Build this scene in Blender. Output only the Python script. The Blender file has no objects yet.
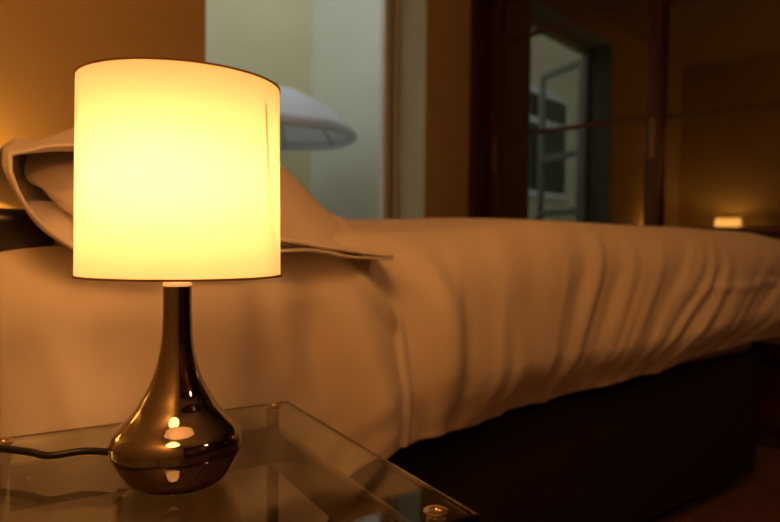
import bpy, bmesh, math, random
from math import sin, cos, pi, radians, sqrt, atan2, tan
from mathutils import Vector, noise, Matrix

random.seed(7)
sc = bpy.context.scene
COL = sc.collection
HC = 0.745                       # lens height above the floor
TAB = HC - 0.200                 # top face of the bedside table
BED_R = radians(37)              # bed: local x runs head to foot, local y across to the window
ROOM_R = radians(48)             # room: local x along the window wall, local y towards the window
TABLE_R = radians(31.05)

# ------------------------------------------------------------------ materials
def mat(name, col, rough=.6, metal=0., spec=.5, trans=0., ior=1.45, sheen=0., coat=0.):
    m = bpy.data.materials.new(name); m.use_nodes = True
    b = m.node_tree.nodes['Principled BSDF']
    b.inputs['Base Color'].default_value = (*col, 1)
    b.inputs['Roughness'].default_value = rough
    b.inputs['Metallic'].default_value = metal
    b.inputs['Specular IOR Level'].default_value = spec
    b.inputs['Transmission Weight'].default_value = trans
    b.inputs['IOR'].default_value = ior
    b.inputs['Sheen Weight'].default_value = sheen
    b.inputs['Coat Weight'].default_value = coat
    return m

def noise_color(m, c1, c2, scale=8., detail=4., stretch=(1, 1, 1), bump=0., bscale=None, dist=.002):
    nt = m.node_tree; b = nt.nodes['Principled BSDF']
    tc = nt.nodes.new('ShaderNodeTexCoord'); mp = nt.nodes.new('ShaderNodeMapping')
    mp.inputs['Scale'].default_value = stretch
    n = nt.nodes.new('ShaderNodeTexNoise'); n.inputs['Scale'].default_value = scale; n.inputs['Detail'].default_value = detail
    r = nt.nodes.new('ShaderNodeValToRGB')
    r.color_ramp.elements[0].position = .3; r.color_ramp.elements[1].position = .7
    r.color_ramp.elements[0].color = (*c1, 1); r.color_ramp.elements[1].color = (*c2, 1)
    nt.links.new(tc.outputs['Object'], mp.inputs[0]); nt.links.new(mp.outputs[0], n.inputs['Vector'])
    nt.links.new(n.outputs['Fac'], r.inputs[0]); nt.links.new(r.outputs[0], b.inputs['Base Color'])
    if bump:
        n2 = nt.nodes.new('ShaderNodeTexNoise'); n2.inputs['Scale'].default_value = bscale or scale * 6; n2.inputs['Detail'].default_value = 3
        nt.links.new(mp.outputs[0], n2.inputs['Vector'])
        bp = nt.nodes.new('ShaderNodeBump'); bp.inputs['Strength'].default_value = bump; bp.inputs['Distance'].default_value = dist
        nt.links.new(n2.outputs['Fac'], bp.inputs['Height']); nt.links.new(bp.outputs[0], b.inputs['Normal'])
    return m

M = {}
M['paint'] = noise_color(mat('wall_paint', (.6, .48, .26), .85), (.57, .45, .235), (.62, .495, .27), 2.5, bump=.15, bscale=90)
M['ceiling'] = noise_color(mat('ceiling_paint', (.4, .32, .22), .9), (.38, .30, .2), (.42, .34, .24), 2)
M['reveal'] = noise_color(mat('reveal_plaster', (.42, .43, .32), .85), (.40, .41, .30), (.45, .46, .34), 3)
M['carpet'] = noise_color(mat('floor_carpet', (.2, .1, .06), .95), (.10, .045, .026), (.16, .075, .045), 40, bump=.5, bscale=400)
M['render_a'] = noise_color(mat('courtyard_render', (.6, .58, .42), .9), (.60, .555, .34), (.65, .60, .385), 1.5, bump=.2, bscale=60)
M['render_b'] = noise_color(mat('courtyard_render_pale', (.6, .65, .56), .9), (.60, .63, .52), (.65, .68, .57), 1.5, bump=.2, bscale=60)
M['paving'] = noise_color(mat('courtyard_paving', (.3, .3, .28), .9), (.26, .26, .24), (.36, .35, .32), 5)
M['pvc'] = mat('white_window_frame', (.72, .75, .74), .35)
M['glass'] = mat('window_glass', (.93, .97, .96), .0, trans=1., ior=1.45)
M['strip'] = mat('grey_weather_strip', (.16, .15, .12), .6)
M['darkpane'] = mat('dark_window_pane', (.02, .03, .03), .05)
M['wood'] = noise_color(mat('dark_wood', (.05, .018, .01), .4), (.045, .015, .009), (.085, .03, .016), 3, stretch=(12, 12, 1), bump=.1)
M['mirror'] = mat('tinted_mirror', (.17, .165, .145), .015, metal=1.)
M['handle'] = mat('bronze_handle', (.22, .13, .085), .45, metal=.6)
M['carcass'] = noise_color(mat('wardrobe_carcass', (.04, .017, .01), .6), (.035, .014, .009), (.055, .022, .013), 3)
M['linen'] = noise_color(mat('cream_linen', (.8, .76, .7), .8, sheen=.15), (.78, .73, .65), (.82, .775, .70), 6, bump=.12, bscale=700, dist=.0006)
M['pillow'] = noise_color(mat('pillow_linen', (.8, .765, .72), .8, sheen=.15), (.775, .735, .685), (.82, .785, .735), 6, bump=.12, bscale=700, dist=.0006)
M['filling'] = noise_color(mat('pillow_ticking', (.78, .72, .64), .85), (.75, .69, .6), (.8, .74, .66), 8)
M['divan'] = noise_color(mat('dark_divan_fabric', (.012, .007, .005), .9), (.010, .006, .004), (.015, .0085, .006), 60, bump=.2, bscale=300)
M['leather'] = noise_color(mat('dark_leather', (.015, .01, .008), .28), (.012, .008, .006), (.02, .013, .01), 20, bump=.15, bscale=120, dist=.001)
M['mattress'] = noise_color(mat('mattress_ticking', (.7, .66, .6), .9), (.67, .63, .57), (.73, .69, .63), 20)
M['chrome'] = mat('smoked_chrome', (.38, .345, .31), .06, metal=1.)
M['steel'] = mat('brushed_steel', (.55, .5, .44), .22, metal=1.)
M['leg'] = noise_color(mat('dark_lacquer', (.06, .03, .014), .22, coat=.6), (.05, .024, .011), (.07, .034, .016), 4, stretch=(1, 1, 10))
M['brass'] = mat('brass_fitting', (.75, .6, .35), .25, metal=1.)
M['rubber'] = mat('black_cable', (.012, .011, .011), .4)
M['foot'] = mat('black_plastic', (.015, .015, .015), .5)
M['collar'] = mat('white_collar', (.85, .82, .76), .5)
M['trim'] = mat('shade_trim', (.24, .13, .045), .8)


def tabletop_glass():
    m = mat('table_glass', (.96, .985, .97), .0, trans=1., ior=1.5)
    nt = m.node_tree
    out = nt.nodes['Material Output']
    va = nt.nodes.new('ShaderNodeVolumeAbsorption')          # body tint: shows green only through the long edge path
    va.inputs['Color'].default_value = (.25, .85, .5, 1); va.inputs['Density'].default_value = 6.
    nt.links.new(va.outputs[0], out.inputs['Volume'])
    return m
M['tableglass'] = tabletop_glass()

def shade_mat(name, col, tr):
    m = bpy.data.materials.new(name); m.use_nodes = True; nt = m.node_tree
    nt.nodes.remove(nt.nodes['Principled BSDF'])
    out = nt.nodes['Material Output']
    d = nt.nodes.new('ShaderNodeBsdfDiffuse'); t = nt.nodes.new('ShaderNodeBsdfTranslucent'); mx = nt.nodes.new('ShaderNodeMixShader')
    tc = nt.nodes.new('ShaderNodeTexCoord'); n = nt.nodes.new('ShaderNodeTexNoise'); r = nt.nodes.new('ShaderNodeValToRGB')
    n.inputs['Scale'].default_value = 90; n.inputs['Detail'].default_value = 2
    r.color_ramp.elements[0].color = (*[c * .97 for c in col], 1); r.color_ramp.elements[1].color = (*col, 1)
    nt.links.new(tc.outputs['Object'], n.inputs['Vector']); nt.links.new(n.outputs['Fac'], r.inputs[0])
    nt.links.new(r.outputs[0], d.inputs[0]); nt.links.new(r.outputs[0], t.inputs[0])
    mx.inputs[0].default_value = tr
    nt.links.new(d.outputs[0], mx.inputs[1]); nt.links.new(t.outputs[0], mx.inputs[2]); nt.links.new(mx.outputs[0], out.inputs['Surface'])
    return m
M['shade'] = shade_mat('cream_shade_fabric', (.9, .875, .79), .58)
def emit(name, col, st):
    m = bpy.data.materials.new(name); m.use_nodes = True; nt = m.node_tree
    nt.nodes.remove(nt.nodes['Principled BSDF'])
    e = nt.nodes.new('ShaderNodeEmission'); e.inputs[0].default_value = (*col, 1); e.inputs[1].default_value = st
    nt.links.new(e.outputs[0], nt.nodes['Material Output'].inputs['Surface'])
    return m
WARM = (1., .50, .115)
WARM_NEAR = (1., .385, .108)
M['canvas'] = shade_mat('parasol_canvas', (.86, .89, .93), .45)
M['bulb'] = emit('glowing_bulb', WARM_NEAR, 122.)
M['bulb_far'] = emit('glowing_bulb_far', (1., .45, .10), 220.)

# ------------------------------------------------------------------ mesh helpers
def link(name, bm, m, parent=None, loc=(0, 0, 0), rz=0., smooth=True, ang=35):
    bmesh.ops.recalc_face_normals(bm, faces=bm.faces)
    me = bpy.data.meshes.new(name); bm.to_mesh(me); bm.free()
    o = bpy.data.objects.new(name, me); COL.objects.link(o)
    me.materials.append(m)
    if smooth:
        for p in me.polygons: p.use_smooth = True
        me.set_sharp_from_angle(angle=radians(ang))
    o.location = loc; o.rotation_euler = (0, 0, rz)
    if parent: o.parent = parent
    return o

def empty(name, loc=(0, 0, 0), rz=0.):
    o = bpy.data.objects.new(name, None); COL.objects.link(o); o.empty_display_size = .05
    o.location = loc; o.rotation_euler = (0, 0, rz)
    return o

def tag(o, label=None, cat=None, group=None, kind=None):
    if label: o['label'] = label
    if cat: o['category'] = cat
    if group: o['group'] = group
    if kind: o['kind'] = kind
    return o

def box(bm, x0, x1, y0, y1, z0, z1, bev=0., seg=2):
    r = bmesh.ops.create_cube(bm, size=1.)
    vs = r['verts']
    for v in vs:
        v.co = Vector(((x0 + x1) / 2 + v.co.x * (x1 - x0), (y0 + y1) / 2 + v.co.y * (y1 - y0), (z0 + z1) / 2 + v.co.z * (z1 - z0)))
    if bev:
        es = list({e for v in vs for e in v.link_edges})
        bmesh.ops.bevel(bm, geom=es, offset=bev, segments=seg, affect='EDGES', profile=.5)
    return bm

def nb(): return bmesh.new()
def bx(*a, **k): return box(nb(), *a, **k)

def lathe(bm, prof, n=64, c=(0, 0), closed=False, caps=True):
    rings = []
    for r, z in prof:
        rings.append([bm.verts.new((c[0] + r * cos(2 * pi * i / n), c[1] + r * sin(2 * pi * i / n), z)) for i in range(n)])
    K = len(rings)
    for k in range(K if closed else K - 1):
        a, b = rings[k], rings[(k + 1) % K]
        for i in range(n):
            bm.faces.new((a[i], a[(i + 1) % n], b[(i + 1) % n], b[i]))
    if caps and not closed:
        bm.faces.new(rings[0][::-1]); bm.faces.new(rings[-1])
    return bm

def tube(bm, pts, r, n=10):
    pts = [Vector(p) for p in pts]; rings = []
    for i, p in enumerate(pts):
        d = (pts[min(i + 1, len(pts) - 1)] - pts[max(i - 1, 0)]).normalized()
        up = Vector((0, 0, 1)) if abs(d.z) < .9 else Vector((1, 0, 0))
        s = d.cross(up).normalized(); u = s.cross(d)
        rings.append([bm.verts.new(p + r * (cos(2 * pi * k / n) * s + sin(2 * pi * k / n) * u)) for k in range(n)])
    for a, b in zip(rings, rings[1:]):
        for k in range(n): bm.faces.new((a[k], a[(k + 1) % n], b[(k + 1) % n], b[k]))
    bm.faces.new(rings[0][::-1]); bm.faces.new(rings[-1])
    return bm

def smooth_path(ctrl, per=10):
    P = [Vector(c) for c in ctrl]; out = []
    P = [P[0] * 2 - P[1]] + P + [P[-1] * 2 - P[-2]]
    for i in range(1, len(P) - 2):
        for k in range(per):
            t = k / per
            a, b, c, d = P[i - 1], P[i], P[i + 1], P[i + 2]
            out.append(.5 * ((2 * b) + (c - a) * t + (2 * a - 5 * b + 4 * c - d) * t * t + (3 * b - a - 3 * c + d) * t ** 3))
    out.append(P[-2]); return out

def sstep(a, b, x):
    t = max(0., min(1., (x - a) / (b - a))); return t * t * (3 - 2 * t)

# ------------------------------------------------------------------ the room
def room(n, t, z=0.): return Vector((n * cos(ROOM_R) - t * sin(ROOM_R), n * sin(ROOM_R) + t * cos(ROOM_R), z))
D = 2.40            # window wall
NW = -.45           # wall behind the headboard
NB = 4.15           # wall behind the wardrobe
TS = -1.75          # wall behind the photographer
CE = 2.82
REV = .28           # depth of the window reveal
WL, WR, WT, WB = 1.468, 2.978, 2.62, .06
def struct(name, bm, m, rz=ROOM_R, ang=35): return tag(link(name, bm, m, rz=rz, ang=ang), kind='structure')
struct('floor', bx(NW - .15, NB + .15, TS - .15, D, -.1, 0), M['carpet'])
struct('ceiling', bx(NW - .15, NB + .15, TS - .15, D + REV, CE, CE + .12), M['ceiling'])
bm = nb()
box(bm, NW - .15, WL, D, D + REV, 0, CE)
box(bm, WR, NB + .15, D, D + REV, 0, CE)
box(bm, WL, WR, D, D + REV, WT, CE)
box(bm, WL, WR, D, D + REV, -.1, WB)
wall_w = struct('wall_window', bm, M['paint'])
# plaster lining of the opening
bm = nb()
box(bm, WR - .004, WR, D + .002, D + REV - .06, WB, WT)
box(bm, WL, WL + .004, D + .002, D + REV - .06, WB, WT)
box(bm, WL, WR, D + .002, D + REV - .06, WT - .004, WT)
struct('trim_reveal', bm, M['reveal'])
struct('wall_headboard', bx(NW - .15, NW, TS, D, 0, CE), M['paint'])
struct('wall_wardrobe', bx(NB, NB + .15, TS, D, 0, CE), M['paint'])
struct('wall_photographer', bx(NW - .15, NB + .15, TS - .15, TS, 0, CE), M['wood'])  # unseen wall; dark finish invented so the chrome base reflects a dark room
struct('baseboard_window', bx(NW, WL - .02, D - .015, D, 0, .09, bev=.004), M['pvc'])
struct('baseboard_headboard', bx(NW, NW + .015, TS, D - .015, 0, .09, bev=.004), M['pvc'])

# window: outer frame and two casements opened outward
win = tag(empty('window_1', (0, 0, 0), ROOM_R), 'white window frame with open casements onto the courtyard', 'window', kind='structure')
fy0, fy1 = D + REV - .06, D + REV
bm = nb()
box(bm, WR - .055, WR - .004, fy0, fy1, WB, WT - .004, bev=.005); box(bm, WR - .115, WR - .056, fy0 + .018, fy1, WB + .05, WT - .06, bev=.008)
box(bm, WL + .004, WL + .055, fy0, fy1, WB, WT - .004, bev=.005)
box(bm, WL + .055, WR - .055, fy0, fy1, WT - .06, WT - .004, bev=.005)
box(bm, WL + .055, WR - .055, fy0, fy1, WB, WB + .05, bev=.005)
link('window_frame', bm, M['pvc'], win)
# weather strip beside the frame, the thin dark line on its inner side
link('weather_strip', bx(WR - .0565, WR - .0505, fy0 - .003, fy0 + .017, WB + .05, WT - .06), M['strip'], win)
CW = .69
def casement(sgn, hx, ang):
    c = empty('casement', (hx, fy1 + .005, 0), ang); c.parent = win
    bm = nb(); s = sgn
    def b(x0, x1, z0, z1):
        a, bb = sorted((x0 * s, x1 * s)); box(bm, a, bb, 0, .05, z0, z1, bev=.006)
    z0, z1 = WB + .05, WT - .06
    b(0, .065, z0, z1); b(CW - .065, CW, z0, z1); b(.065, CW - .065, z1 - .07, z1); b(.065, CW - .065, z0, z0 + .12)
    b(.065, CW - .065, 1.05, 1.115); b(.065, CW - .065, 1.62, 1.685)
    link('casement_frame', bm, M['pvc'], c)
    for (a, q) in ((z0 + .12, 1.05), (1.115, 1.62), (1.685, z1 - .07)):
        x0, x1 = sorted((.066 * s, (CW - .066) * s))
        link('pane', bx(x0, x1, .022, .027, a + .001, q - .001), M['glass'], c)
    x0, x1 = sorted(((CW - .045) * s, (CW - .025) * s))
    h = box(nb(), x0, x1, -.035, 0, 1.02, 1.05, bev=.004); box(h, x0, x1, -.045, -.03, .93, 1.05, bev=.005)
    link('window_handle', h, M['steel'], c)
casement(1, WL + .02, radians(115))
casement(-1, WR - .02, radians(-165))

# ------------------------------------------------------------------ courtyard outside
struct('wall_courtyard_far', bx(-3.6, 4.0, 4.6, 4.8, 0, 4.4), M['render_a'])
struct('wall_courtyard_side', bx(3.96, 4.16, D + REV + .001, 4.6, 0, 4.4), M['render_b'])
struct('wall_courtyard_end', bx(-3.6, -3.4, D + REV, 4.6, 0, 4.4), M['render_a'])
struct('floor_courtyard', bx(-3.6, 4.16, D + REV + .001, 4.8, -.1, -.02), M['paving'])

nw = tag(empty('window_2', room(-1.4, 4.6, 0), ROOM_R), 'white framed window with dark panes across the courtyard', 'window', kind='structure')
bm = nb()
box(bm, -.66, -.58, -.05, -.001, 1.45, 3.05, bev=.006); box(bm, .58, .66, -.05, -.001, 1.45, 3.05, bev=.006)
box(bm, -.58, .58, -.05, -.001, 1.45, 1.55, bev=.006); box(bm, -.58, .58, -.05, -.001, 2.95, 3.05, bev=.006); box(bm, -.58, .58, -.045, -.001, 2.52, 2.62, bev=.006)
link('window_frame', bm, M['pvc'], nw)
for a, b in ((1.551, 2.519), (2.621, 2.949)): link('pane', bx(-.579, .579, -.022, -.004, a, b), M['darkpane'], nw)
# white parasol out in the courtyard
pn, pt = 3.07, 4.0
PAR = tag(empty('parasol', room(pn, pt, -.02), ROOM_R), 'white open parasol standing in the courtyard outside the window', 'parasol')
PR, PZ, PH = .65, 1.63, .36
bm = nb(); NS = 8; SEG = 48
rings = []
for k in range(13):
    u = k / 12
    ring = []
    for i in range(SEG):
        a = 2 * pi * i / SEG
        ph = (a % (2 * pi / NS)) - pi / NS
        rr = PR * u * (cos(pi / NS) / cos(ph) * .5 + .5)
        sag = .035 * u * (1 - u) * (1 - abs(ph) / (pi / NS))
        ring.append(bm.verts.new((rr * cos(a), rr * sin(a), PZ + PH * (1 - u ** 1.9) - sag)) if k or i == 0 else ring[0])
    rings.append(ring)
for k in range(1, 13):
    a, b = rings[k - 1], rings[k]
    for i in range(SEG):
        j = (i + 1) % SEG
        if k == 1: bm.faces.new((a[0], b[j], b[i]))
        else: bm.faces.new((a[i], a[j], b[j], b[i]))
canopy = link('canopy', bm, M['canvas'], PAR, ang=60)
md = canopy.modifiers.new('t', 'SOLIDIFY'); md.thickness = .004
bm = nb(); r0, r1 = [], []
for i in range(SEG):
    a = 2 * pi * i / SEG; ph = (a % (2 * pi / NS)) - pi / NS
    rr = PR * (cos(pi / NS) / cos(ph) * .5 + .5)
    r0.append(bm.verts.new((rr * cos(a), rr * sin(a), PZ - .004))); r1.append(bm.verts.new((rr * .975 * cos(a), rr * .975 * sin(a), PZ - .05)))
for i in range(SEG): bm.faces.new((r0[i], r0[(i + 1) % SEG], r1[(i + 1) % SEG], r1[i]))
val = link('valance', bm, M['canvas'], PAR, ang=60); md = val.modifiers.new('t', 'SOLIDIFY'); md.thickness = .004
for k in range(NS):
    a = 2 * pi * (k + .0) / NS
    p = [(PR * u * .97 * cos(a), PR * u * .97 * sin(a), PZ + PH * (1 - u ** 1.9) - .022) for u in (.04, .25, .5, .75, 1)]
    link('rib', tube(nb(), p, .007, 6), M['steel'], PAR)
link('pole', tube(nb(), [(0, 0, .07), (0, 0, PZ + PH + .03)], .02, 16), M['steel'], PAR)
link('base', lathe(nb(), [(.001, 0), (.24, 0), (.25, .015), (.24, .05), (.06, .075), (.03, .1)], 40), M['paving'], PAR)

# ------------------------------------------------------------------ wardrobe with sliding mirror doors
WN = 3.50           # front of the wardrobe
WTOP = 2.50
ward = tag(empty('wardrobe', room(WN, 1.2, 0), ROOM_R), 'tall dark wood wardrobe with sliding tinted mirror doors beyond the bed', 'wardrobe')
def W(t): return t - 1.2
bm = nb()
box(bm, .215, .62, W(TS + .01), W(D - .002), 0, WTOP)
link('carcass', bm, M['carcass'], ward)
bm = nb()
box(bm, -.07, .213, W(D - .05), W(D - .003), 0, WTOP, bev=.003)             # end panel by the window wall
link('end_panel', bm, M['wood'], ward)
bm = nb()
box(bm, -.01, .213, W(TS + .01), W(D - .052), WTOP - .09, WTOP, bev=.003)
link('top_track', bm, M['wood'], ward)
bm = nb()
box(bm, -.01, .213, W(TS + .01), W(D - .052), 0, .05, bev=.003)
link('bottom_track', bm, M['wood'], ward)
RAILS = (.84, 1.47, 2.10)
def door(t0, t1, x, handles, rw=.028, sw=.05):
    dr = empty('sliding_door', (x, W(t0), 0)); dr.parent = ward
    w = t1 - t0; z0, z1 = .052, WTOP - .092
    bm = nb()
    box(bm, 0, .035, 0, sw, z0, z1, bev=.003); box(bm, 0, .035, w - sw, w, z0, z1, bev=.003)
    for z in RAILS: box(bm, 0, .035, sw, w - sw, z - rw / 2, z + rw / 2, bev=.003)
    box(bm, 0, .035, sw, w - sw, z0, z0 + .08, bev=.003); box(bm, 0, .035, sw, w - sw, z1 - .06, z1, bev=.003)
    link('door_frame', bm, M['wood'], dr)
    zz = [z0 + .08] + [z for z in RAILS] + [z1 - .06]
    for k in range(4):
        a = zz[k] + (rw / 2 if k else 0); b = zz[k + 1] - (rw / 2 if k < 3 else 0)
        link('mirror_panel', bx(.014, .022, sw + .0005, w - sw - .0005, a + .0005, b - .0005), M['mirror'], dr)
    for hy in handles:
        link('handle', bx(-.006, .0005, hy - .016, hy + .016, 1.24, 1.47, bev=.003), M['handle'], dr)
door(1.225, 2.345, .09, [.04, 1.08], sw=.082)
door(.13, 1.27, .135, [])
door(-.46, .635, .09, [])
door(-1.72, -.48, .135, [])

# ------------------------------------------------------------------ bed
def B(x, y, z=0.): return Vector((x * cos(BED_R) - y * sin(BED_R), x * sin(BED_R) + y * cos(BED_R), z))
Y0, Y1, X0, X1 = .84, 2.20, .135, 2.06
bed = tag(empty('bed', B(1.1, 1.5, 0), BED_R), 'double bed with dark divan base and dark padded headboard', 'bed')
bo = (-1.1, -1.5)
bm = nb()
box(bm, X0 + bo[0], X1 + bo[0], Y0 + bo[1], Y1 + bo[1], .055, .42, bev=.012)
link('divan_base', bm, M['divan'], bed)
for x in (.25, 1.95):
    for y in (Y0 + .1, Y1 - .1):
        link('leg', lathe(nb(), [(.02, 0), (.024, .004), (.03, .0545)], 20, (x + bo[0], y + bo[1])), M['foot'], bed)
bm = nb()
box(bm, .055 + bo[0], .132 + bo[0], Y0 - .002 + bo[1], Y1 + .0 + bo[1], .06, .782, bev=.018, seg=4)
link('headboard', bm, M['leather'], bed)
mt = tag(link('mattress', bx(X0 + .004, X1, Y0 + .01, Y1 - .01, .4215, .69, bev=.04, seg=4), M['mattress'], None, (0, 0, 0), BED_R), 'thick mattress lying on the divan base under the duvet', 'mattress')

# duvet draped over mattress, hanging down the near side
def roll(l, r):
    if l <= 0: return 0., 0.
    if l < r * pi / 2: return r * sin(l / r), r * (1 - cos(l / r))
    return r, r + (l - r * pi / 2)
TOPZ = .765
def near_len(a):
    base = .385 - .05 * sstep(.8, 2.1, a)
    return base + .22 * (1 - sstep(.36, .58, a))
def n1(x, y, z=0.): return noise.noise(Vector((x, y, z)))
def duvet():
    bm = nb(); NA, NBt, NS_ = 330, 60, 110
    RR = .085
    xa0, xa1 = .15, 2.22
    FD = .30
    grid = []
    for i in range(NA + 1):
        row = []
        for j in range(NBt + NS_ + 26):
            a = xa0 + (xa1 + FD - xa0) * i / NA
            L = near_len(min(a, xa1))
            # across coordinate
            if j < NS_:
                l = L * (1 - j / NS_); yb = Y0 + .01; lf = 0
            elif j < NS_ + NBt:
                f = (j - NS_) / NBt; l = 0; yb = Y0 + .01 + f * (Y1 - Y0 - .02); lf = 0
            else:
                l = 0; yb = Y1 - .01; lf = .30 * (j - NS_ - NBt + 1) / 26
            s = l / .40
            # head edge pulled in over the headboard on top only
            aa = a - (.085 * sstep(.012, .045, l) + .0 * l) * (1 - sstep(.15, .5, a))
            la = max(0., a - (xa1 - .08))
            aa = min(aa, xa1 - .08)
            out, dn = roll(l, RR); of, df = roll(lf, RR); oa, da = roll(la, RR)
            # belly of the filling and the hem rolling under
            out += .018 * sin(pi * min(1, s)) - .055 * sstep(.72, 1.05, l / L) * (1 - .7 * (1 - sstep(.6, .9, a)))
            z = TOPZ - max(dn, df) - da if False else TOPZ - .034 * (1 - sstep(.22, .62, a)) - ((dn ** 3 + df ** 3 + da ** 3) ** (1 / 3))
            y = yb - out + of; x = aa + oa
            # puffiness on top
            top = 1 - min(1, (dn + df + da) / .1)
            edge = min(1, (yb - Y0) / .3, (Y1 - yb) / .3)
            z += (.018 * max(0, edge) + .022 * sstep(.6, 1.1, a) * (1 - sstep(1.9, 2.25, a))) * top + .012 * n1(a * 2.2, yb * 2.2, 3) * (.3 + .7 * top) 
            # folds: steep near the head, leaning towards the foot end
            sl = .12 + 1.15 * sstep(.8, 1.5, a)
            q = a + sl * l
            env = sstep(.0, .16, l) * .9 + .10
            warp = .10 * n1(a * 3.1, l * 3.0, 11)
            amp = (.35 + .65 * abs(n1(a * 1.7 + 5, l * 2.4, 2)) * 1.7)
            f1 = n1((q + warp) * 9., l * 1.3, 7)
            f1 = (1 - abs(f1) * 2.) 
            f2 = n1((q + warp * .6) * 19., l * 2.6, 17)
            f3 = n1((q * .6 + warp) * 4.2, l * 1.1, 23)
            dsp = env * (.020 * f3 + .011 * amp * (f1 - .4) + .0065 * amp * f2)
            # crumples near the hem
            dsp += .004 * n1(a * 26, l * 22, 31) * sstep(.15, .4, l)
            # one creased line running along the side
            dsp += .004 * math.exp(-((l - .17 - .02 * n1(a * 4, 0, 41)) / .012) ** 2) * sstep(1.3, 1.6, a)
            # broad soft folds by the head, one sharp pleat, one fold falling from the pillow corner
            hd = (1 - sstep(.62, .80, a)) * sstep(.03, .2, l)
            dsp += hd * (.050 * n1(a * 8.5 - l * 1.8, l * 1.4, 91) + .024 * n1(a * 19 - l * 3.5, l * 2.0, 93))
            dsp += .009 * math.exp(-((a - .588 - .03 * (l - .3)) / .006) ** 2) * sstep(.12, .22, l)
            dsp += .010 * sstep(.60, .575, a) * 0
            pl = (a - .45) / .13
            if -.3 < pl < 1.05: dsp += .012 * math.exp(-((l - (.06 + .13 * pl)) / .02) ** 2) * sstep(-.3, .1, pl) * (1 - sstep(.85, 1.05, pl))
            dsp *= 1.3
            y -= dsp * (1 - top * .9); z += dsp * (.2 + .7 * top)
            # soft wave at the hem line
            if l > 0: z += .012 * n1(a * 6, 0, 55) * s * s
            y -= .004 * n1(a * 5, l * 5, 61)
            row.append(bm.verts.new((x, y, z)))
        grid.append(row)
    for i in range(NA):
        for j in range(len(grid[0]) - 1):
            bm.faces.new((grid[i][j], grid[i][j + 1], grid[i + 1][j + 1], grid[i + 1][j]))
    o = link('duvet', bm, M['linen'], None, (0, 0, 0), BED_R, ang=180)
    md = o.modifiers.new('t', 'SOLIDIFY'); md.thickness = .012; md.offset = 0
    return tag(o, 'rumpled cream duvet draped over the bed and down its side', 'duvet')
duvet()

# pillow in an oxford case, propped against the headboard with the open end to the camera
def pf(x, p=2.4, q=.55): return (1 - abs(x) ** p) ** q if abs(x) < 1 else 0.
PN0, PN1 = .722, 1.50
def lerp(a, b, t): return a + (b - a) * t
def pil_pt(u, n, side, shrink=1.):
    k = max(KMIN, sstep(PN0 + .02, PN0 + .26, n))      # 0 at the open end, 1 in the body
    far = sstep(1.16, 1.47, n)
    uu = (u + 1) / 2
    e = lerp(lerp(.066, .100, k), lerp(.542, .615, k), uu) + .012 * n1(n * 6, u, 71)
    # centre surface of the two cloths
    ln = lerp(.728 + .087 * (1 - uu) ** 1.6, lerp(.876, .79, uu), k)
    fb = pf(u / .9, 1.75, 1.) * (1 - far) ** .6
    if KMIN == 1: fb *= sstep(PN0 + .035, PN0 + .30, n) ** .6
    up_mid, lo_mid = .102 * fb, .048 * fb
    o = pf(u, 4, .8)
    up_near = .060 * max(0., 1 - ((u + .40) / .68) ** 2)
    lo_near = .066 * pf(u, 8, .8) * max(.03, min(1., (.45 - u) / 1.2))
    up = lerp(up_near, up_mid, k); lo = lerp(lo_near, lo_mid, k)
    w = .004 * n1(u * 5, n * 9, 73 + side) + .007 * n1(u * 9, n * 13, 76) * sstep(.8, 1., abs(u))
    z = ln + (up * shrink if side > 0 else -lo * shrink) + w + side * .0022
    if n > .9: z = max(z, TOPZ + (.004 if side < 0 else .010) - .028 * (1 - sstep(.22, .5, e)))
    if n > .785: z = max(z, .7885 + .0035 * side + .002 - 1. * sstep(.140, .19, e))
    return Vector((e, n + .012 * n1(u * 4, n * 5, 78) * (1 - k), z))
def make_pillow(place, label):
    bm = nb()
    NU, NV = 90, 110
    for sg in (1, -1):
        g = []
        for i in range(NU + 1):
            u = -1 + 2 * i / NU
            g.append([bm.verts.new(pil_pt(u, PN0 + (PN1 - PN0) * j / NV, sg)) for j in range(NV + 1)])
        if sg == 1: g0 = g
        for i in range(NU):
            for j in range(NV): bm.faces.new((g[i][j], g[i][j + 1], g[i + 1][j + 1], g[i + 1][j]))
    for j in range(NV):                                    # seams: both long sides and the far end, the near end stays open
        bm.faces.new((g0[0][j], g0[0][j + 1], g[0][j + 1], g[0][j])); bm.faces.new((g0[NU][j], g0[NU][j + 1], g[NU][j + 1], g[NU][j]))
    for i in range(NU): bm.faces.new((g0[i][NV], g0[i + 1][NV], g[i + 1][NV], g[i][NV]))
    pil = tag(link('pillow', bm, M['pillow'], None, place, BED_R, ang=180), label, 'pillow', 'pillows')
    md = pil.modifiers.new('t', 'SOLIDIFY'); md.thickness = .0035; md.offset = 0
    bm = nb(); g = []
    FN0, FN1 = .748, 1.40
    for i in range(56):
        th = 2 * pi * i / 56; row = []
        for j in range(31):
            n = FN0 + (FN1 - FN0) * (j / 30) ** 1.6
            dm = sqrt(max(0., 1 - (1 - min(1., (n - FN0) / .055)) ** 2)) * sqrt(max(0., 1 - (1 - min(1., (FN1 - n) / .10)) ** 2)); dm = max(dm, .03)
            u = .86 * cos(th) * (.45 + .55 * dm) - .06
            a = pil_pt(u, n, 1, .90); b = pil_pt(u, n, -1, .90)
            t = .5 + .5 * sin(th) * min(1., dm)
            p = b.lerp(a, t)
            row.append(bm.verts.new(p))
        g.append(row)
    for i in range(56):
        for j in range(30): bm.faces.new((g[i][j], g[i][j + 1], g[(i + 1) % 56][j + 1], g[(i + 1) % 56][j]))
    bm.faces.new([g[i][0] for i in range(56)]); bm.faces.new([g[i][30] for i in range(56)][::-1])
    link('pillow_filling', bm, M['filling'], pil, ang=60)
KMIN = 0.
make_pillow((0, 0, 0), 'plump pillow in bordered cream case, leaning on the headboard behind the lit lamp')
KMIN = 1.
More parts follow.
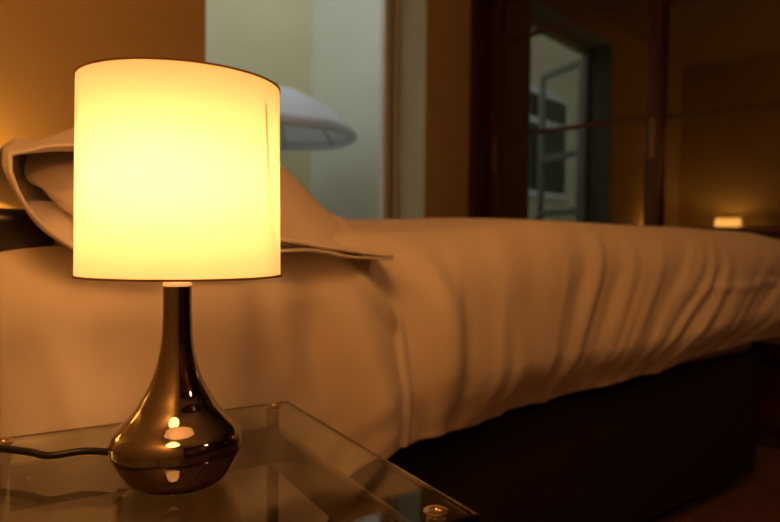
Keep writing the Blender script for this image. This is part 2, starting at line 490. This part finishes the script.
make_pillow(B(0, .785, .004), 'second cream pillow on the window side, mostly hidden behind the first')

# ------------------------------------------------------------------ chest past the foot of the bed
ch = tag(empty('chest_of_drawers', B(2.72, .70, 0), BED_R), 'dark wooden chest of drawers standing past the foot of the bed', 'chest')
link('body', bx(-.21, .22, -.40, .40, .06, .795, bev=.004), M['wood'], ch)
link('top', bx(-.235, .235, -.42, .42, .7955, .822, bev=.006), M['wood'], ch)
link('plinth', bx(-.19, .21, -.38, .38, 0, .0595), M['carcass'], ch)
for k in range(3):
    z0 = .085 + k * .235
    dw = link('drawer', bx(-.226, -.2105, -.385, .385, z0, z0 + .225, bev=.004), M['wood'], ch)
    for y in (-.2, .2):
        link('knob', tube(nb(), [(-.2265, y, z0 + .1125), (-.238, y, z0 + .1125), (-.240, y, z0 + .1125), (-.252, y, z0 + .1125)], .011, 14), M['handle'], dw)

# ------------------------------------------------------------------ bedside table
TW, TD, GT = .333, .381, .012      # width, depth, glass thickness
cx, cy = -.1273, .7848              # back right corner of the glass
ex, ey = Vector((cos(TABLE_R), sin(TABLE_R))), Vector((-sin(TABLE_R), cos(TABLE_R)))
tc = Vector((cx, cy)) - ex * TW / 2 - ey * TD / 2
tab = tag(empty('bedside_table', (tc.x, tc.y, 0), TABLE_R), 'square glass-topped bedside table with slim metal frame under the lit lamp', 'table')
link('glass_top', bx(-TW / 2, TW / 2, -TD / 2, TD / 2, TAB - GT, TAB, bev=.0012, seg=1), M['tableglass'], tab)
IN, LT = .027, .012
lx, ly = TW / 2 - IN, TD / 2 - .019
for sx in (-1, 1):
    for sy in (-1, 1):
        lg = link('leg', bx(sx * lx - LT / 2, sx * lx + LT / 2, sy * ly - LT / 2, sy * ly + LT / 2, .006, TAB - GT - .0155, bev=.0015), M['leg'], tab)
        c = (sx * lx, sy * ly)
        link('rubber_foot', lathe(nb(), [(.008, 0), (.0095, .001), (.0095, .006)], 20, c), M['foot'], lg)
        link('standoff', lathe(nb(), [(.0075, TAB - GT - .0152), (.0075, TAB - GT - .0003)], 28, c), M['steel'], lg)
        link('screw_cap', lathe(nb(), [(.0092, TAB + .0003), (.0096, TAB + .0006), (.0094, TAB + .0016), (.0080, TAB + .0024), (.0048, TAB + .0024), (.0043, TAB + .001), (.0008, TAB + .001)], 36, c), M['brass'], lg)
fz1 = TAB - GT - .020; fz0 = fz1 - .045
for s in (-1, 1):
    link('rail', bx(-lx + LT / 2, lx - LT / 2, s * ly - .006, s * ly + .006, fz0, fz1, bev=.0015), M['leg'], tab)
    link('rail', bx(s * lx - .006, s * lx + .006, -ly + LT / 2, ly - LT / 2, fz0, fz1, bev=.0015), M['leg'], tab)
for sx in (-1, 1):
    for sy in (-1, 1):
        y = sy * (ly - .0062); zb = fz1 - .016
        b = nb(); n = 20
        lathe(b, [(.0050, 0), (.0050, .0012), (.0036, .0032), (.001, .004)], n)
        bmesh.ops.rotate(b, verts=b.verts, cent=(0, 0, 0), matrix=Matrix.Rotation(radians(90) * sy, 3, 'X'))
        bmesh.ops.translate(b, verts=b.verts, vec=(sx * (lx - .022), y, zb))
        link('bolt', b, M['brass'], tab)

# ------------------------------------------------------------------ touch lamp
LX, LY = -.1752, .5139
SX = .0038         # the shade sits a little off the stem's axis
lamp = tag(empty('table_lamp', (LX, LY, TAB + .0003), 0), 'lit table lamp with cream drum shade and smoked chrome base on the glass table', 'lamp')
Z = lambda z: HC + z - TAB
prof = [(.0285, .0), (.0335, .0014), (.0385, .0045), (.0425, .0092), (.0462, .0155), (.0498, .0230), (.0522, .0290), (.0525, .0340), (.0524, .0380), (.0512, .0418),
        (.0490, .0453), (.0455, .0490), (.0413, .0530), (.0370, .0574), (.0326, .0630), (.0288, .0695), (.0243, .0772), (.0204, .0860), (.0174, .0945), (.0152, .1030), (.0136, .1110), (.0126, .1190),
        (.0120, .1280), (.0117, .1380), (.0115, .1500), (.0115, .1622), (.0112, .1628)]
bm = nb()
def dense(p, k=4):
    q = smooth_path([(r, 0, z) for r, z in p], k); return [(v.x, v.z) for v in q]
lathe(bm, [(.001, .0)] + dense(prof) + [(.001, .1628)], 96)
link('lamp_base', bm, M['chrome'], lamp, ang=40)
link('collar', lathe(nb(), [(.0100, .1630), (.0116, .1631), (.0117, .1642), (.0108, .1672), (.0082, .1690), (.008, .1698)], 48), M['collar'], lamp)
link('lamp_holder', lathe(nb(), [(.0078, .1699), (.0078, .196), (.0088, .197), (.0088, .201)], 32), M['collar'], lamp)
SB, ST, RB, RT = Z(-.0275), Z(.1265), .0800, .0783
def ring(r, z, t, h): return [(r - t / 2, z), (r + t / 2, z), (r + t / 2, z + h), (r - t / 2, z + h)]
bm = nb()
N = 14
pr = [(RB + (RT - RB) * k / N, SB + (ST - SB) * k / N) for k in range(N + 1)]
lathe(bm, pr, 128, c=(SX, 0), caps=False)
shade = link('lamp_shade', bm, M['shade'], lamp, ang=40)
tr = lathe(nb(), ring(RT + .0002, ST - .0008, .0014, .0013), 128, c=(SX, 0), closed=True)
link('top_trim', tr, M['trim'], shade)
tr = lathe(nb(), ring(RB + .0002, SB - .001, .0016, .0016), 128, c=(SX, 0), closed=True)
link('bottom_trim', tr, M['trim'], shade)
bm = nb(); zs = .200
lathe(bm, ring(.0112, zs, .0022, .0022), 40, closed=True)
for k in range(3):
    a = radians(100 + 120 * k); rr = RT - .0009
    tube(bm, smooth_path([(SX + .0112 * cos(a), .0112 * sin(a), zs + .001), (SX + .032 * cos(a), .032 * sin(a), zs + .008), (SX + .060 * cos(a), .060 * sin(a), .235), (SX + rr * cos(a), rr * sin(a), ST - .02)], 6), .0009, 8)
link('shade_carrier', bm, M['steel'], shade)
# bulb
bulb = link('bulb', lathe(nb(), dense([(.0060, .2012), (.0065, .222), (.0085, .230), (.0120, .239), (.0130, .246), (.0110, .254), (.0060, .259), (.001, .2605)], 4), 40, (0, 0)), M['bulb'], lamp)
bulb.rotation_euler = (radians(19), radians(4), 0); bulb.location = (-.011, .057, .024)      # the lamp holder leans to the front
# cord outlet
link('cord_outlet', tube(nb(), [(-.0475, .0125, .0185), (-.0555, .0147, .0185)], .0068, 16), M['foot'], lamp)
cz = TAB + .0035
CORD = [(-.2608, .5323, TAB + .019), (-.2843, .5202, TAB + .019), (-.3058, .5283, TAB + .019), (-.3366, .5365, TAB + .019), (-.3650, .5390, TAB + .019), (-.42, .5250, TAB + .0175)]
P0 = (LX - .0560, LY + .0150, TAB + .0190)
pts = smooth_path([P0] + CORD + [
    (-.478, .4760, TAB + .012), (-.512, .4700, TAB - .012), (-.526, .4690, cz - .12), (-.526, .4700, .30), (-.53, .48, .12), (-.545, .50, .012), (-.56, .55, .0045)], 8)
cord = tag(link('lamp_cord', tube(nb(), pts, .0031, 12), M['rubber'], ang=60), 'black power cord running from the lamp base across the glass', 'cord')

# second lamp behind the headboard, seen in the wardrobe mirror
l2 = room(-.17, 1.81, -.0)
fl = tag(empty('floor_lamp', l2, 0), 'small lit lamp with wide cream shade mirrored in the right wardrobe door', 'lamp')
link('base', lathe(nb(), [(.001, 0), (.11, 0), (.115, .006), (.11, .016), (.03, .024), (.012, .04)], 48), M['chrome'], fl)
link('pole', tube(nb(), [(0, 0, .038), (0, 0, .93)], .009, 16), M['chrome'], fl)
link('lamp_holder', lathe(nb(), [(.011, .931), (.016, .933), (.016, .968), (.012, .972)], 24), M['collar'], fl)
S2B, S2T, S2R = .875, 1.055, .125
s2 = link('lamp_shade', lathe(nb(), [(S2R, S2B + (S2T - S2B) * k / 8) for k in range(9)], 64, caps=False), M['shade'], fl, ang=40)
t2 = lathe(nb(), ring(S2R + .0004, S2T - .001, .002, .003), 64, closed=True); link('top_trim', t2, M['trim'], s2)
t2 = lathe(nb(), ring(S2R + .0004, S2B - .002, .002, .003), 64, closed=True)
link('bottom_trim', t2, M['trim'], s2)
bm = nb()
for k in range(3):
    a = radians(20 + 120 * k)
    tube(bm, [(.0155 * cos(a), .0155 * sin(a), .95), (.1235 * cos(a), .1235 * sin(a), .95)], .0015, 8)
link('shade_carrier', bm, M['steel'], s2)
link('bulb', lathe(nb(), dense([(.011, .9725), (.014, .982), (.024, .998), (.026, 1.012), (.018, 1.03), (.001, 1.038)], 4), 32), M['bulb_far'], fl)

# ------------------------------------------------------------------ lights
ROOMCOL = (1., .44, .17)
def point(name, loc, p, r, col=WARM):
    l = bpy.data.lights.new(name, 'POINT'); l.energy = p; l.color = col; l.shadow_soft_size = r
    o = bpy.data.objects.new(name, l); COL.objects.link(o); o.location = loc
    return o
# unseen point lights outside the frame, without lamp bodies
point('room_light', room(1.1, -1.15, 1.85), 10., .10, (1., .45, .18))
point('bed_fill_light', (-.10, -.10, 1.72), 23.5, .20, (1., .395, .10))  # added fill that brightens the duvet; no lamp is known here
point('wall_light', room(.52, 2.28, .93), 5., .04, (1., .43, .08))

w = bpy.data.worlds.new('world'); sc.world = w; w.use_nodes = True
nt = w.node_tree; bg = nt.nodes['Background']
bg.inputs[0].default_value = (.86, .92, .96, 1); bg.inputs[1].default_value = 1.15

# ------------------------------------------------------------------ camera
cam = bpy.data.cameras.new('camera'); co = bpy.data.objects.new('camera', cam); COL.objects.link(co)
F = 624.
cam.sensor_fit = 'HORIZONTAL'; cam.sensor_width = 22.3; cam.lens = F / 780 * 22.3
cam.clip_start = .01
pitch, rollang = -.0275, .0105
cp, sp = cos(pitch), sin(pitch)
r = Vector((1, 0, 0)); u = Vector((0, -sp, cp)); f = Vector((0, cp, sp))
c, s = cos(rollang), sin(rollang)
r2 = c * r + s * u; u2 = -s * r + c * u
mw = Matrix(((r2.x, u2.x, -f.x, 0), (r2.y, u2.y, -f.y, 0), (r2.z, u2.z, -f.z, HC), (0, 0, 0, 1)))
co.matrix_world = mw
cam.dof.use_dof = True; cam.dof.focus_distance = .46; cam.dof.aperture_fstop = 4.0
sc.camera = co

vs = sc.view_settings
sc.display_settings.display_device = 'sRGB'
vs.view_transform = 'Standard'; vs.look = 'None'; vs.gamma = 1; vs.use_curve_mapping = False; vs.exposure = 0.
sc.cycles.use_denoising = True
sc.cycles.max_bounces = 14; sc.cycles.transmission_bounces = 10; sc.cycles.glossy_bounces = 6; sc.cycles.diffuse_bounces = 6
sc.cycles.sample_clamp_indirect = 6.
